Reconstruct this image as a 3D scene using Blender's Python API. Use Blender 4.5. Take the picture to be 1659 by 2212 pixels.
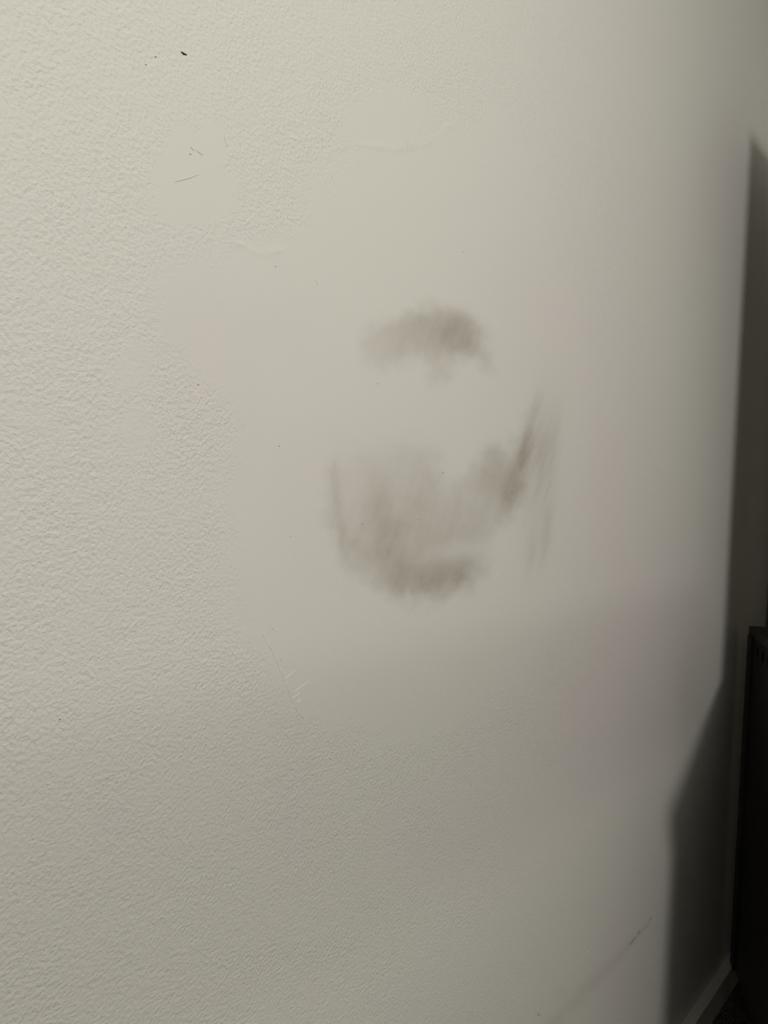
import bpy, bmesh, math, random
import numpy as np
from math import cos, sin, tan, radians
from mathutils import Matrix, Vector

for _o in list(bpy.data.objects):
    bpy.data.objects.remove(_o)
scene = bpy.context.scene
COL = scene.collection

# ------------------------------------------------------------------ camera
# world: +x runs along the wall to the right, +y goes into the wall (wall face y = 0), z = 0 is the floor
FPX, IW, IH = 1700.0, 1659.0, 2212.0
CAM_POS = np.array([0.0, -0.5616, 1.28076])
YAW, PITCH, ROLL = radians(39.3), radians(1.75), radians(2.3)
fwd = np.array([cos(YAW) * cos(PITCH), sin(YAW) * cos(PITCH), -sin(PITCH)])
right0 = np.array([sin(YAW), -cos(YAW), 0.0])
up0 = np.cross(right0, fwd)
right = cos(ROLL) * right0 + sin(ROLL) * up0
up = np.cross(right, fwd)
cam_data = bpy.data.cameras.new('camera')
cam_data.sensor_fit = 'VERTICAL'
cam_data.sensor_height = 36.0
cam_data.lens = 36.0 * FPX / IH
cam_data.clip_start = 0.01
cam = bpy.data.objects.new('camera', cam_data)
COL.objects.link(cam)
m = Matrix.Identity(4)
for i in range(3):
    m[i][0], m[i][1], m[i][2], m[i][3] = right[i], up[i], -fwd[i], CAM_POS[i]
cam.matrix_world = m
scene.camera = cam

# ------------------------------------------------------------------ light and exposure
world = bpy.data.worlds.new('world')
scene.world = world
world.use_nodes = True
world.node_tree.nodes['Background'].inputs[0].default_value = (1.0, 0.97, 0.92, 1)
world.node_tree.nodes['Background'].inputs[1].default_value = 0.0

LAMP_POS = (0.22, -1.8, 2.17)
ld = bpy.data.lights.new('ceiling_lamp', 'POINT')
ld.energy = 82.0
ld.shadow_soft_size = 0.14
ld.color = (1.0, 0.992, 0.95)
lamp = bpy.data.objects.new('ceiling_lamp', ld)
COL.objects.link(lamp)
lamp.location = LAMP_POS

vs = scene.view_settings
vs.view_transform = 'Standard'
vs.look = 'None'
vs.exposure = 0.0
vs.gamma = 1.0
vs.use_curve_mapping = False


# ------------------------------------------------------------------ helpers
def link(name, mesh, mat=None, parent=None):
    o = bpy.data.objects.new(name, mesh)
    COL.objects.link(o)
    if mat:
        mesh.materials.append(mat)
    if parent:
        o.parent = parent
    return o


def box(bm, x0, x1, y0, y1, z0, z1):
    v = [bm.verts.new(p) for p in ((x0, y0, z0), (x1, y0, z0), (x1, y1, z0), (x0, y1, z0),
                                   (x0, y0, z1), (x1, y0, z1), (x1, y1, z1), (x0, y1, z1))]
    for f in ((3, 2, 1, 0), (4, 5, 6, 7), (0, 1, 5, 4), (1, 2, 6, 5), (2, 3, 7, 6), (3, 0, 4, 7)):
        bm.faces.new([v[i] for i in f])


def boxes(name, blist, mat, parent=None, bevel=0.0):
    bm = bmesh.new()
    for b in blist:
        box(bm, *b)
    if bevel:
        bmesh.ops.bevel(bm, geom=bm.edges[:], offset=bevel, segments=2, affect='EDGES', profile=0.5)
    me = bpy.data.meshes.new(name)
    bm.to_mesh(me)
    bm.free()
    return link(name, me, mat, parent)


def new_mat(name):
    mt = bpy.data.materials.new(name)
    mt.use_nodes = True
    nt = mt.node_tree
    return mt, nt, nt.nodes, nt.links, nt.nodes['Principled BSDF']


def plain_mat(name, col, rough=0.6, bump_scale=0, bump=0.0, spec=0.5, var=0.0, stretch=None):
    mt, nt, N, L, b = new_mat(name)
    b.inputs['Roughness'].default_value = rough
    b.inputs['Specular IOR Level'].default_value = spec
    b.inputs['Base Color'].default_value = (*col, 1)
    if bump_scale:
        tc = N.new('ShaderNodeTexCoord')
        mp = N.new('ShaderNodeMapping')
        if stretch:
            mp.inputs['Scale'].default_value = stretch
        nz = N.new('ShaderNodeTexNoise')
        nz.inputs['Scale'].default_value = bump_scale
        nz.inputs['Detail'].default_value = 4
        L.new(tc.outputs['Object'], mp.inputs[0])
        L.new(mp.outputs[0], nz.inputs['Vector'])
        bp = N.new('ShaderNodeBump')
        bp.inputs['Strength'].default_value = bump
        bp.inputs['Distance'].default_value = 0.002
        L.new(nz.outputs[0], bp.inputs['Height'])
        L.new(bp.outputs[0], b.inputs['Normal'])
        if var:
            mx = N.new('ShaderNodeMix')
            mx.data_type = 'RGBA'
            mx.inputs[6].default_value = (*[c * (1 - var) for c in col], 1)
            mx.inputs[7].default_value = (*[min(1, c * (1 + var)) for c in col], 1)
            L.new(nz.outputs[0], mx.inputs[0])
            L.new(mx.outputs[2], b.inputs['Base Color'])
    return mt


# ------------------------------------------------------------------ materials
WALL_COL = (0.66, 0.64, 0.585)


def wall_material():
    mt, nt, N, L, b = new_mat('painted_drywall')
    b.inputs['Roughness'].default_value = 0.55
    b.inputs['Specular IOR Level'].default_value = 0.25

    def attr(n):
        a = N.new('ShaderNodeAttribute')
        a.attribute_name = n
        return a.outputs['Fac']

    def math_(op, a, bb):
        q = N.new('ShaderNodeMath')
        q.operation = op
        for i, v in enumerate((a, bb)):
            if isinstance(v, (int, float)):
                q.inputs[i].default_value = v
            else:
                L.new(v, q.inputs[i])
        return q.outputs[0]

    tc = N.new('ShaderNodeTexCoord')

    def noise(scale, detail, rough=0.5):
        n = N.new('ShaderNodeTexNoise')
        n.inputs['Scale'].default_value = scale
        n.inputs['Detail'].default_value = detail
        n.inputs['Roughness'].default_value = rough
        L.new(tc.outputs['Object'], n.inputs['Vector'])
        return n.outputs[0]

    # paint, dust smudges left by sanding, and a faint unevenness of the paint
    def mix(fac, a, col, mode='MIX'):
        q = N.new('ShaderNodeMix')
        q.data_type = 'RGBA'
        q.blend_type = mode
        L.new(fac, q.inputs[0])
        if isinstance(a, tuple):
            q.inputs[6].default_value = (*a, 1)
        else:
            L.new(a, q.inputs[6])
        q.inputs[7].default_value = (*col, 1)
        return q.outputs[2]
    c = mix(attr('tint'), WALL_COL, (0.66, 0.612, 0.585))
    grime = math_('MULTIPLY', attr('stain'), math_('ADD', 0.82, math_('MULTIPLY', noise(330, 3), 0.36)))
    c = mix(grime, c, (0.345, 0.297, 0.25))
    L.new(c, b.inputs['Base Color'])
    # roller stipple: rounded lumps, weaker where the wall was skimmed
    lumps = math_('MULTIPLY', noise(290, 1, 0.4), 1.0)
    fine = math_('MULTIPLY', noise(600, 1), 0.24)
    big = math_('MULTIPLY', noise(90, 1), 0.6)
    h = math_('SUBTRACT', math_('ADD', math_('ADD', lumps, fine), big), 0.92)
    h = math_('MULTIPLY', h, math_('ADD', 0.04, attr('stipple')))
    bp = N.new('ShaderNodeBump')
    bp.inputs['Strength'].default_value = 1.0
    bp.inputs['Distance'].default_value = 0.00108
    L.new(h, bp.inputs['Height'])
    L.new(bp.outputs[0], b.inputs['Normal'])
    return mt


M_WALL = wall_material()
M_PLAINWALL = plain_mat('plain_wall_paint', (0.54, 0.53, 0.49), 0.7, 90, 0.15)
M_CEIL = plain_mat('ceiling_paint', (0.62, 0.61, 0.58), 0.8, 120, 0.2)
M_TRIM = plain_mat('white_trim_paint', (0.62, 0.6, 0.56), 0.4, 40, 0.05)
M_CARPET = plain_mat('dark_brown_carpet', (0.045, 0.036, 0.03), 0.95, 420, 0.9, 0.1, 0.6)
M_PILE = plain_mat('carpet_pile_yarn', (0.13, 0.112, 0.1), 0.95, 260, 0.2, 0.1, 0.8)
M_WOOD = plain_mat('black_brown_wood', (0.020, 0.015, 0.012), 0.42, 30, 0.12, 0.35, 0.5, (1, 1, 9))
M_TOP = plain_mat('black_top_board', (0.035, 0.033, 0.03), 0.5, 60, 0.1, 0.4, 0.3)
M_METAL = plain_mat('dark_metal', (0.08, 0.078, 0.075), 0.35, 200, 0.05)
M_MARK = plain_mat('dark_grime', (0.035, 0.03, 0.026), 0.8, 300, 0.3)
M_SCUFF = plain_mat('grey_scuff', (0.22, 0.2, 0.18), 0.8, 300, 0.3)
M_SCRATCH = plain_mat('fine_scratch', (0.55, 0.53, 0.48), 0.8, 300, 0.3)

# ------------------------------------------------------------------ room shell
RX0, RX1, RY0, RZ = -2.6, 2.45, -4.2, 2.6


def survey(P):
    """wall points (n,3) -> where they were measured on the photograph (u, v)"""
    q = P - CAM_POS
    z = q @ fwd
    return (IW / 2 + FPX * (q @ right) / z), (IH / 2 - FPX * (q @ up) / z)


def on_wall(u, v, y=0.0):
    r = fwd + right * (u - IW / 2) / FPX - up * (v - IH / 2) / FPX
    t = (y - CAM_POS[1]) / r[1]
    return CAM_POS + t * r


rng = np.random.RandomState(7)


def vnoise(x, y, seed):
    """smooth lattice noise in 0..1"""
    r = np.random.RandomState(seed)
    T = r.rand(256, 256)
    xi, yi = np.floor(x).astype(int), np.floor(y).astype(int)
    fx, fy = x - xi, y - yi
    fx, fy = fx * fx * (3 - 2 * fx), fy * fy * (3 - 2 * fy)
    a = T[xi & 255, yi & 255]
    b_ = T[(xi + 1) & 255, yi & 255]
    c_ = T[xi & 255, (yi + 1) & 255]
    d_ = T[(xi + 1) & 255, (yi + 1) & 255]
    return (a * (1 - fx) + b_ * fx) * (1 - fy) + (c_ * (1 - fx) + d_ * fx) * fy


def fbm(x, y, seed, oct=3):
    s, a, t = 0, 1.0, 0
    for i in range(oct):
        s = s + a * vnoise(x * 2 ** i, y * 2 ** i, seed + i)
        t += a
        a *= 0.55
    return s / t


def sstep(a, b, x):
    t = np.clip((x - a) / (b - a), 0, 1)
    return t * t * (3 - 2 * t)


def poly_sd(u, v, pts):
    """signed distance to a polygon, positive inside"""
    d = np.full(u.shape, 1e9)
    inside = np.zeros(u.shape, bool)
    n = len(pts)
    for i in range(n):
        ax, ay = pts[i]
        bx_, by_ = pts[(i + 1) % n]
        ex, ey = bx_ - ax, by_ - ay
        t = np.clip(((u - ax) * ex + (v - ay) * ey) / (ex * ex + ey * ey), 0, 1)
        d = np.minimum(d, np.hypot(u - ax - t * ex, v - ay - t * ey))
        if ay != by_:
            cond = ((ay > v) != (by_ > v)) & (u < ex * (v - ay) / ey + ax)
            inside ^= cond
    return np.where(inside, d, -d)


def line_d(u, v, pts):
    d = np.full(u.shape, 1e9)
    for (ax, ay), (bx_, by_) in zip(pts[:-1], pts[1:]):
        ex, ey = bx_ - ax, by_ - ay
        t = np.clip(((u - ax) * ex + (v - ay) * ey) / (ex * ex + ey * ey), 0, 1)
        d = np.minimum(d, np.hypot(u - ax - t * ex, v - ay - t * ey))
    return d


def blob(u, v, cx, cy, rx, ry, rot=0.0, p=2.0):
    c_, s_ = cos(radians(rot)), sin(radians(rot))
    x, y = (u - cx) * c_ + (v - cy) * s_, -(u - cx) * s_ + (v - cy) * c_
    return np.exp(-((x / rx) ** 2 + (y / ry) ** 2) ** (p / 2))


def build_wall():
    # columns close together where the wall was repaired, sparse elsewhere
    us = np.arange(-60, 1635, 5.0)
    xs = np.array([on_wall(u, 1106)[0] for u in us])
    xs = np.concatenate([[RX0, -1.8, -1.0, -0.4, 0.0], xs, [2.35, 2.4, RX1]])
    zs = np.concatenate([[0, 0.05, 0.1, 0.15, 0.2, 0.25], np.arange(0.29, 2.0, 0.0021),
                         [2.04, 2.1, 2.2, 2.35, RZ]])
    nx, nz = len(xs), len(zs)
    X, Z = np.meshgrid(xs, zs)
    P = np.stack([X.ravel(), np.zeros(X.size), Z.ravel()], 1)
    front = (P - CAM_POS) @ fwd > 0.12
    u, v = np.full(len(P), -9999.0), np.full(len(P), -9999.0)
    u[front], v[front] = survey(P[front])
    Xf, Zf = P[:, 0], P[:, 2]

    # --- where the stipple was skimmed smooth
    skim = [(500, 560), (560, 548), (640, 500), (690, 430), (770, 345), (880, 320), (980, 300), (1080, 270),
            (1140, 330), (1190, 470), (1240, 650), (1262, 850), (1262, 1100), (1225, 1300), (1130, 1450),
            (1000, 1555), (820, 1590), (680, 1565), (600, 1490), (505, 1340), (500, 1200), (498, 1040),
            (520, 930), (470, 830), (400, 760), (345, 690), (350, 610), (420, 560)]
    wob = (fbm(u / 60, v / 60, 11) - 0.5) * 95 + (fbm(u / 17, v / 17, 15) - 0.5) * 46
    sd = poly_sd(u, v, skim) + wob
    smooth = sstep(-55, 45, sd)
    for (cx, cy, rx, ry, rot) in ((415, 400, 92, 92, 0), (392, 320, 42, 52, 0), (460, 310, 34, 50, 0),
                                  (835, 262, 105, 62, -8), (860, 225, 60, 34, 0), (290, 790, 45, 60, 0), (300, 930, 42, 52, 0)):
        e = blob(u, v, cx, cy, rx, ry, rot, 2.6)
        smooth = np.maximum(smooth, sstep(0.25, 0.6, e + (wob / 95) * 0.85) * (0.95 if cx != 290 and cx != 300 else 0.55))
    patchy = fbm(u / 90, v / 90, 21)
    stip = (1 - smooth) * (0.62 + 0.6 * patchy) + smooth * (0.03 + 0.16 * sstep(0.5, 0.75, patchy))
    stip += 0.25 * sstep(0.2, 0.7, blob(u, v, 430, 860, 90, 60)) * smooth
    stip *= 1 - 0.45 * sstep(800, 1400, u)
    stip = np.clip(stip, 0, 1.3)

    # --- grey-brown dust smudges over the filled hole
    st = np.zeros(len(P))
    w2 = (fbm(u / 34, v / 34, 101) - 0.5) * 46 + (fbm(u / 11, v / 14, 105) - 0.5) * 24
    tilt = u * 0.95 + v * 0.32
    along = -u * 0.32 + v * 0.95
    streak = fbm(tilt / 9, along / 60, 31) * 0.45 + fbm(u / 26, v / 30, 41) * 0.55
    cloud = fbm(u / 48, v / 52, 45)
    upper = [(783, 740), (797, 704), (856, 678), (910, 662), (949, 657), (1008, 674), (1040, 706), (1062, 765),
             (1064, 805), (1046, 812), (1030, 785), (992, 778), (962, 815), (930, 828), (925, 800), (905, 782),
             (865, 790), (830, 795), (795, 785)]
    lower = [(702, 1040), (706, 1130), (730, 1205), (785, 1250), (838, 1288), (900, 1302), (960, 1298), (1010, 1270),
             (1050, 1212), (1072, 1160), (1105, 1112), (1140, 1015), (1158, 900), (1135, 905), (1108, 985), (1060, 965),
             (1020, 1005), (972, 1040), (925, 965), (870, 945), (765, 965), (715, 995)]
    mu = sstep(-22, 30, poly_sd(u, v, upper) + w2 * 0.65)
    ml = sstep(-26, 34, poly_sd(u, v, lower) + w2)
    st += mu * (0.26 + 0.34 * blob(u, v, 955, 705, 85, 48, 4) + 0.20 * blob(u, v, 1005, 745, 45, 45))
    lo = ml * 0.23 * (0.42 + 0.65 * np.maximum(sstep(940, 1180, v), sstep(930, 1080, u)))
    for b_ in ((948, 1254, 82, 42, -6, .50), (868, 1240, 60, 50, 30, .12), (822, 1110, 34, 90, -12, .18),
               (838, 1195, 42, 70, -18, .17), (770, 1180, 50, 70, -10, .10), (905, 1050, 60, 110, 8, .14),
               (930, 1160, 90, 80, 0, .14), (1015, 1120, 40, 90, 8, .12), (1080, 1020, 36, 70, 0, .16),
               (1103, 1062, 20, 62, 12, .40), (1022, 1238, 40, 36, 40, .20), (1050, 1040, 30, 40, 0, .12),
               (992, 1190, 56, 22, -8, -.26), (1060, 1195, 26, 50, 12, -.12)):
        lo += b_[5] * blob(u, v, *b_[:5]) * (0.25 + 0.75 * ml)
    st += np.clip(lo, 0, 1)
    st = st * (0.40 + 0.75 * streak + 0.45 * cloud)
    rs = 0
    for b_ in ((1136, 960, 17, 72, 14, .28), (1155, 892, 9, 46, 12, .22), (1122, 1030, 14, 70, 12, .24),
               (1164, 1010, 30, 125, 8, .34), (1182, 1160, 10, 66, 10, .22), (1148, 1195, 12, 46, 8, .16),
               (732, 1110, 11, 100, -5, .20), (722, 1045, 8, 50, 0, .12), (1196, 960, 12, 70, 6, .12),
               (1185, 1080, 10, 90, 8, .12)):
        rs = rs + b_[5] * blob(u, v, *b_[:5])
    st += rs * (0.35 + 1.3 * fbm(tilt / 7, along / 70, 111))
    st = np.clip(st, 0, 1)
    # line left by something dragged along the wall low down
    ld_ = line_d(u, v, [(1150, 2262), (1250, 2155), (1340, 2063), (1400, 1996)])
    st += 0.17 * np.exp(-(ld_ / (4 + 13 * sstep(1420, 1250, u))) ** 2) * (0.5 + fbm(u / 25, v / 25, 51))
    st += 0.10 * blob(u, v, 1212, 2146, 14, 12) + 0.08 * blob(u, v, 1165, 2188, 5, 12)
    st = np.clip(st, 0, 1)

    # --- uneven tone of the paint
    ti = np.zeros(len(P))
    for b_ in ((1190, 690, 150, 160, -30, .6), (1310, 1010, 110, 260, 0, .8), (1370, 1420, 150, 260, 10, 1.0),
               (1230, 1560, 170, 190, 20, .6), (450, 780, 110, 200, -12, .6), (480, 960, 80, 90, 0, .25),
               (610, 690, 90, 70, 0, .35), (650, 1090, 60, 140, 0, .45), (760, 990, 140, 80, 0, .45),
               (1040, 1800, 170, 120, 0, .5), (640, 1700, 60, 160, 0, .35), (250, 1770, 50, 60, 0, .4),
               (1340, 2080, 60, 160, 0, .55), (1560, 420, 80, 200, 10, .4), (1300, 420, 120, 160, 0, .35)):
        ti += b_[5] * blob(u, v, *b_[:5], 2.2)
    ti = np.clip(ti * (0.55 + 0.9 * fbm(u / 130, v / 130, 61)), 0, 1)

    # --- relief: hand-trowelled filler, tape ridge, crumbs
    y = np.zeros(len(P))
    y -= 0.0003 * sstep(-80, 140, poly_sd(u, v, skim)) * (0.55 + 0.7 * fbm(u / 170, v / 170, 71, 2))
    for pts, wd, hh in (([(1206, 920), (1198, 1020), (1200, 1110), (1190, 1190)], 8, .0006),
                        ([(500, 520), (560, 548), (610, 540)], 6, .0004),
                        ([(770, 310), (850, 322), (930, 308), (975, 268)], 6, .0004)):
        y -= hh * np.exp(-(line_d(u, v, pts) / wd) ** 2) * (0.1 + 1.6 * fbm(u / 9, v / 9, 91))
    y *= front
    P[:, 1] = y

    I = (np.arange(nz - 1)[:, None] * nx + np.arange(nx - 1)[None, :]).ravel()
    faces = np.stack([I, I + 1, I + nx + 1, I + nx], 1).astype(np.int32)
    me = bpy.data.meshes.new('wall_back')
    me.vertices.add(len(P))
    me.vertices.foreach_set('co', P.astype(np.float32).ravel())
    me.loops.add(faces.size)
    me.loops.foreach_set('vertex_index', faces.ravel())
    me.polygons.add(len(faces))
    me.polygons.foreach_set('loop_start', np.arange(0, faces.size, 4, dtype=np.int32))
    me.polygons.foreach_set('use_smooth', np.ones(len(faces), bool))
    me.update()
    me.validate()
    for nm, arr in (('stipple', stip), ('stain', st), ('tint', ti)):
        arr = np.where(front, arr, 0.8 if nm == 'stipple' else 0.0)
        a = me.attributes.new(nm, 'FLOAT', 'POINT')
        a.data.foreach_set('value', arr.astype(np.float32))
    o = link('wall_back', me, M_WALL)
    o['kind'] = 'structure'
    return o


wall = build_wall()


def struct(o):
    o['kind'] = 'structure'
    return o


floor = struct(boxes('floor', [(RX0, RX1, RY0, 0.12, -0.1, 0.0)], M_CARPET))
struct(boxes('ceiling', [(RX0, RX1, RY0, 0.0, RZ, RZ + 0.1)], M_CEIL))
struct(boxes('wall_left', [(RX0 - 0.1, RX0, RY0, 0.0, 0, RZ)], M_PLAINWALL))
struct(boxes('wall_right', [(RX1, RX1 + 0.1, RY0, 0.0, 0, RZ)], M_PLAINWALL))
struct(boxes('wall_front', [(RX0, RX1, RY0 - 0.1, RY0, 0, RZ)], M_PLAINWALL))
struct(boxes('baseboard_back', [(RX0, RX1, -0.025, 0.0, 0.0, 0.0715)], M_TRIM, None, 0.0012))


# unseen brown door leaf, added to keep the wall beside the cabinet dark
M_ADDED_DOOR = plain_mat('added_door_wood', (0.3, 0.25, 0.2), 0.45, 25, 0.1, 0.4, 0.4, (1, 1, 8))
door = struct(boxes('added_door_1', [(2.408, 2.443, -0.88, -0.04, 0.012, 2.05)], M_ADDED_DOOR, None, 0.002))
for z0, z1 in ((0.2, 0.95), (1.1, 1.9)):
    boxes('added_door_panel', [(2.402, 2.408, -0.76, -0.16, z0, z1)], M_ADDED_DOOR, door, 0.002)
boxes('added_door_handle', [(2.375, 2.408, -0.83, -0.815, 1.0, 1.015), (2.37, 2.38, -0.83, -0.72, 1.0, 1.015)], M_METAL, door, 0.002)


# carpet pile near the skirting, where the floor shows
def carpet_pile():
    r = random.Random(3)
    V, Fc = [], []
    for _ in range(22000):
        x, yy = r.uniform(1.3, 2.44), -0.027 - r.random() ** 1.3 * 0.55
        h, w = r.uniform(0.004, 0.010), r.uniform(0.0012, 0.0022)
        dx, dy = r.uniform(-.004, .004), r.uniform(-.004, .004)
        a = r.uniform(0, 6.28)
        n = len(V)
        for k in range(3):
            V.append((x + w * cos(a + k * 2.094), yy + w * sin(a + k * 2.094), -0.0005))
        V.append((x + dx, yy + dy, h))
        Fc += [(n, n + 1, n + 3), (n + 1, n + 2, n + 3), (n + 2, n, n + 3)]
    me = bpy.data.meshes.new('carpet_pile')
    me.from_pydata(V, [], Fc)
    o = link('carpet_pile', me, M_PILE, floor)
    o['kind'] = 'stuff'
    return o


carpet_pile()

# ------------------------------------------------------------------ cabinet standing askew by the wall
ANG = 25.5
CAB = on_wall(1622, 1352, -0.026)
CH = CAB[2]                     # height of the cabinet
CL, CD = 0.845, 0.42           # length along its back, depth
LIP = 0.06                      # the top board overhangs the near end
cab = bpy.data.objects.new('cabinet', None)
COL.objects.link(cab)
cab.location = (CAB[0], CAB[1], 0.0)
cab.rotation_euler = (0, 0, radians(180 + ANG))
cab['label'] = 'black-brown wooden cabinet with slots under its top edge, angled beside the wall'
cab['category'] = 'cabinet'
ZB = 0.085
boxes('top_board', [(-0.004, CL + LIP, -0.004, CD + 0.012, CH - 0.022, CH)], M_TOP, cab, 0.003)
# back: rails and a row of slots cut right through
sl_w, sl_p, sl_z0, sl_z1 = 0.030, 0.058, CH - 0.064, CH - 0.040
bl = [(0.0, CL, 0.0, 0.014, ZB, sl_z0), (0.0, CL, 0.0, 0.014, sl_z1, CH - 0.022)]
xs_ = 0.0
k = 0
first = 0.075
while first + k * sl_p + sl_w < CL - 0.05:
    bl.append((xs_, first + k * sl_p, 0.0, 0.014, sl_z0, sl_z1))
    xs_ = first + k * sl_p + sl_w
    k += 1
bl.append((xs_, CL, 0.0, 0.014, sl_z0, sl_z1))
boxes('back_panel', bl, M_WOOD, cab)
for x in (0.0, CL - 0.018):
    boxes('side_panel', [(x, x + 0.018, 0.014, CD, ZB, CH - 0.022)], M_WOOD, cab, 0.0015)
boxes('corner_post', [(-0.003, 0.035, -0.006, 0.0, ZB, CH - 0.022)], M_WOOD, cab, 0.001)
boxes('bottom_panel', [(0.018, CL - 0.018, 0.014, CD, ZB, ZB + 0.018)], M_WOOD, cab, 0.0015)
for i in (0, 1):
    x0 = 0.02 + i * (CL / 2 - 0.019)
    d = boxes('door', [(x0, x0 + CL / 2 - 0.021, CD, CD + 0.018, ZB + 0.004, CH - 0.026)], M_WOOD, cab, 0.002)
    hx = x0 + (CL / 2 - 0.06 if i == 0 else 0.04)
    boxes('handle', [(hx - 0.005, hx + 0.005, CD + 0.018, CD + 0.04, 0.52, 0.53),
                     (hx - 0.005, hx + 0.005, CD + 0.018, CD + 0.04, 0.63, 0.64),
                     (hx - 0.005, hx + 0.005, CD + 0.036, CD + 0.046, 0.51, 0.65)], M_METAL, d, 0.001)
for x in (0.03, CL - 0.075):
    for yy in (0.03, CD - 0.075):
        boxes('leg', [(x, x + 0.045, yy, yy + 0.045, 0.0, ZB)], M_WOOD, cab, 0.002)
# open shelf unit rising from the back half of the cabinet
HX0, HX1, HY0, HY1, HZ = 0.06, 0.50, 0.055, 0.33, 2.165
boxes('hutch_back', [(HX0, HX1, HY0, HY0 + 0.012, CH, HZ)], M_WOOD, cab, 0.001)
for x in (HX0, HX1 - 0.02):
    boxes('hutch_side', [(x, x + 0.02, HY0 + 0.012, HY1, CH, HZ)], M_WOOD, cab, 0.0015)
for z in (CH, CH + 0.4, CH + 0.8, HZ - 0.02):
    boxes('hutch_shelf', [(HX0 + 0.02, HX1 - 0.02, HY0 + 0.012, HY1 - 0.004, z, z + 0.02)], M_WOOD, cab, 0.0015)


# ------------------------------------------------------------------ unseen rail behind the viewpoint, added to shade the wall low down
def tube(name, p, q, r, mat, parent, seg=20):
    p, q = Vector(p), Vector(q)
    bm = bmesh.new()
    d = q - p
    bmesh.ops.create_cone(bm, cap_ends=True, segments=seg, radius1=r, radius2=r, depth=d.length,
                          matrix=Matrix.Translation((p + q) / 2) @ d.to_track_quat('Z', 'Y').to_matrix().to_4x4())
    for f in bm.faces:
        f.smooth = len(f.verts) == 4
    me = bpy.data.meshes.new(name)
    bm.to_mesh(me)
    bm.free()
    return link(name, me, mat, parent)


shade_rack = bpy.data.objects.new('shadow_rail', None)
COL.objects.link(shade_rack)
shade_rack.location = (0.56, -0.93, 0.0)
shade_rack['label'] = 'unseen black metal rail added to throw the soft horizontal shadow low on the wall'
shade_rack['category'] = 'added shadow caster'
RH, RW = 1.575, 0.46
tube('shade_bar', (-RW, 0, RH), (RW, 0, RH), 0.013, M_METAL, shade_rack)
for sx in (-RW, RW):
    tube('upright', (sx, 0, 0.06), (sx, 0, RH - 0.005), 0.010, M_METAL, shade_rack)
    ft = tube('foot_bar', (sx, -0.2, 0.055), (sx, 0.2, 0.055), 0.013, M_METAL, shade_rack)
    for sy in (-0.19, 0.19):
        tube('castor', (sx - 0.011, sy, 0.022), (sx + 0.011, sy, 0.022), 0.022, M_METAL, ft)
        boxes('castor_stem', [(sx - 0.006, sx + 0.006, sy - 0.006, sy + 0.006, 0.03, 0.055)], M_METAL, ft)
tube('lower_bar', (-RW, 0, 0.2), (RW, 0, 0.2), 0.01, M_METAL, shade_rack)


# ------------------------------------------------------------------ small marks on the wall
def fleck(name, pts, width, mat, th=0.0006):
    """a thin raised sliver following measured points on the wall"""
    bm = bmesh.new()
    P3 = [Vector(on_wall(*p)) for p in pts]
    n = len(P3)
    rings = []
    for i, p in enumerate(P3):
        d = (P3[min(i + 1, n - 1)] - P3[max(i - 1, 0)]).normalized()
        s = Vector((-d.z, 0, d.x))
        w = width * (0.35 if i in (0, n - 1) and n > 2 else 1.0)
        base = Vector((p.x, -0.00045, p.z))
        rings.append([bm.verts.new(base + s * w + Vector((0, 0.0004, 0))), bm.verts.new(base + Vector((0, -th, 0))),
                      bm.verts.new(base - s * w + Vector((0, 0.0004, 0)))])
    for a, b_ in zip(rings[:-1], rings[1:]):
        for j in (0, 1):
            bm.faces.new((a[j], a[j + 1], b_[j + 1], b_[j]))
    bm.faces.new(rings[0][::-1])
    bm.faces.new(rings[-1])
    bmesh.ops.recalc_face_normals(bm, faces=bm.faces[:])
    me = bpy.data.meshes.new(name)
    bm.to_mesh(me)
    bm.free()
    return link(name, me, mat, wall)


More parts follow.
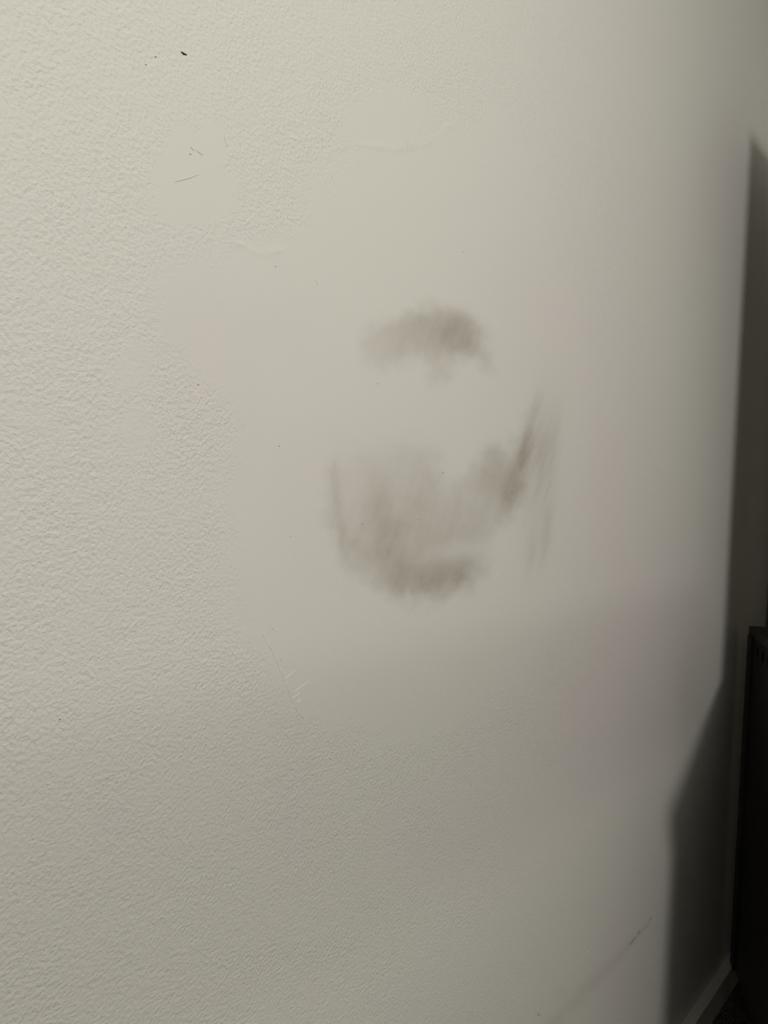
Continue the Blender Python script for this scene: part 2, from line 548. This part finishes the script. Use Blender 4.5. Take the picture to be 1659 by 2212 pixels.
o = fleck('speck', [(391, 112), (396, 116), (403, 119)], 0.0011, M_MARK)
o['label'] = 'small dark chip mark'
for (px, py, r_) in ((336, 123, .0007), (315, 140, .0005), (411, 333, .0006), (595, 576, .0006),
                     (815, 829, .0008), (428, 831, .0006), (603, 964, .0008), (957, 1021, .0006), (903, 1122, .0007),
                     (782, 1132, .0006), (627, 1160, .0006), (1000, 545, .0006), (129, 1554, .0007),
                     (1163, 2192, .0011)):
    fleck('speck', [(px - 2, py - 1), (px, py), (px + 2, py + 1)], r_ * 0.7, M_SCUFF, 0.0001)
fleck('scratch', [(378, 393), (395, 389), (412, 384), (430, 377)], 0.00028, M_SCRATCH, 0.00004)
fleck('scratch', [(681, 606), (684, 612), (686, 618)], 0.0004, M_SCRATCH, 0.00004)
fleck('scratch', [(1238, 2094), (1255, 2074), (1276, 2048)], 0.0008, M_SCRATCH, 0.00004)
for a in (((1402, 1989), (1405, 1985), (1408, 1980)), ((1376, 2019), (1380, 2014), (1384, 2009)),
          ((1360, 2042), (1367, 2032), (1374, 2023))):
    fleck('scuff_mark', list(a), 0.0016, M_SCUFF, 0.0001)

# ridge of filler along the edge of the repair tape, with crumbs beside it
M_LIT_RIDGE = plain_mat('lit_dried_filler', (0.72, 0.70, 0.645), 0.7, 500, 0.3)  # paler than the wall: the light caught by the ridge is in its colour
for pts, w_ in (([(566, 1372), (573, 1382), (580, 1395), (586, 1404)], 0.0010), ([(588, 1410), (594, 1422), (600, 1436)], 0.0013),
                ([(601, 1440), (607, 1450), (613, 1466)], 0.0017), ([(613, 1468), (617, 1478), (622, 1490)], 0.0015),
                ([(622, 1492), (629, 1507), (637, 1524)], 0.0013), ([(638, 1528), (645, 1541), (655, 1552)], 0.0009),
                ([(613, 1466), (622, 1461), (638, 1448)], 0.0007), ([(636, 1494), (650, 1483), (668, 1471)], 0.0006),
                ([(632, 1509), (640, 1502), (649, 1497)], 0.0008), ([(606, 1424), (611, 1428), (615, 1429)], 0.0010),
                ([(640, 1518), (646, 1514), (650, 1510)], 0.0009), ([(586, 1356), (594, 1362), (603, 1360)], 0.0007),
                ([(412, 318), (418, 324), (424, 323)], 0.0008), ([(426, 327), (432, 330), (437, 336)], 0.0009),
                ([(484, 296), (487, 306), (490, 318)], 0.0006), ([(1196, 1110), (1199, 1100), (1203, 1092)], 0.0014),
                ([(1188, 1168), (1192, 1156), (1196, 1146)], 0.0012), ([(1068, 1250), (1074, 1243), (1079, 1234)], 0.0008)):
    fleck('filler_ridge', pts, w_ * 0.85, M_LIT_RIDGE, 0.00012)
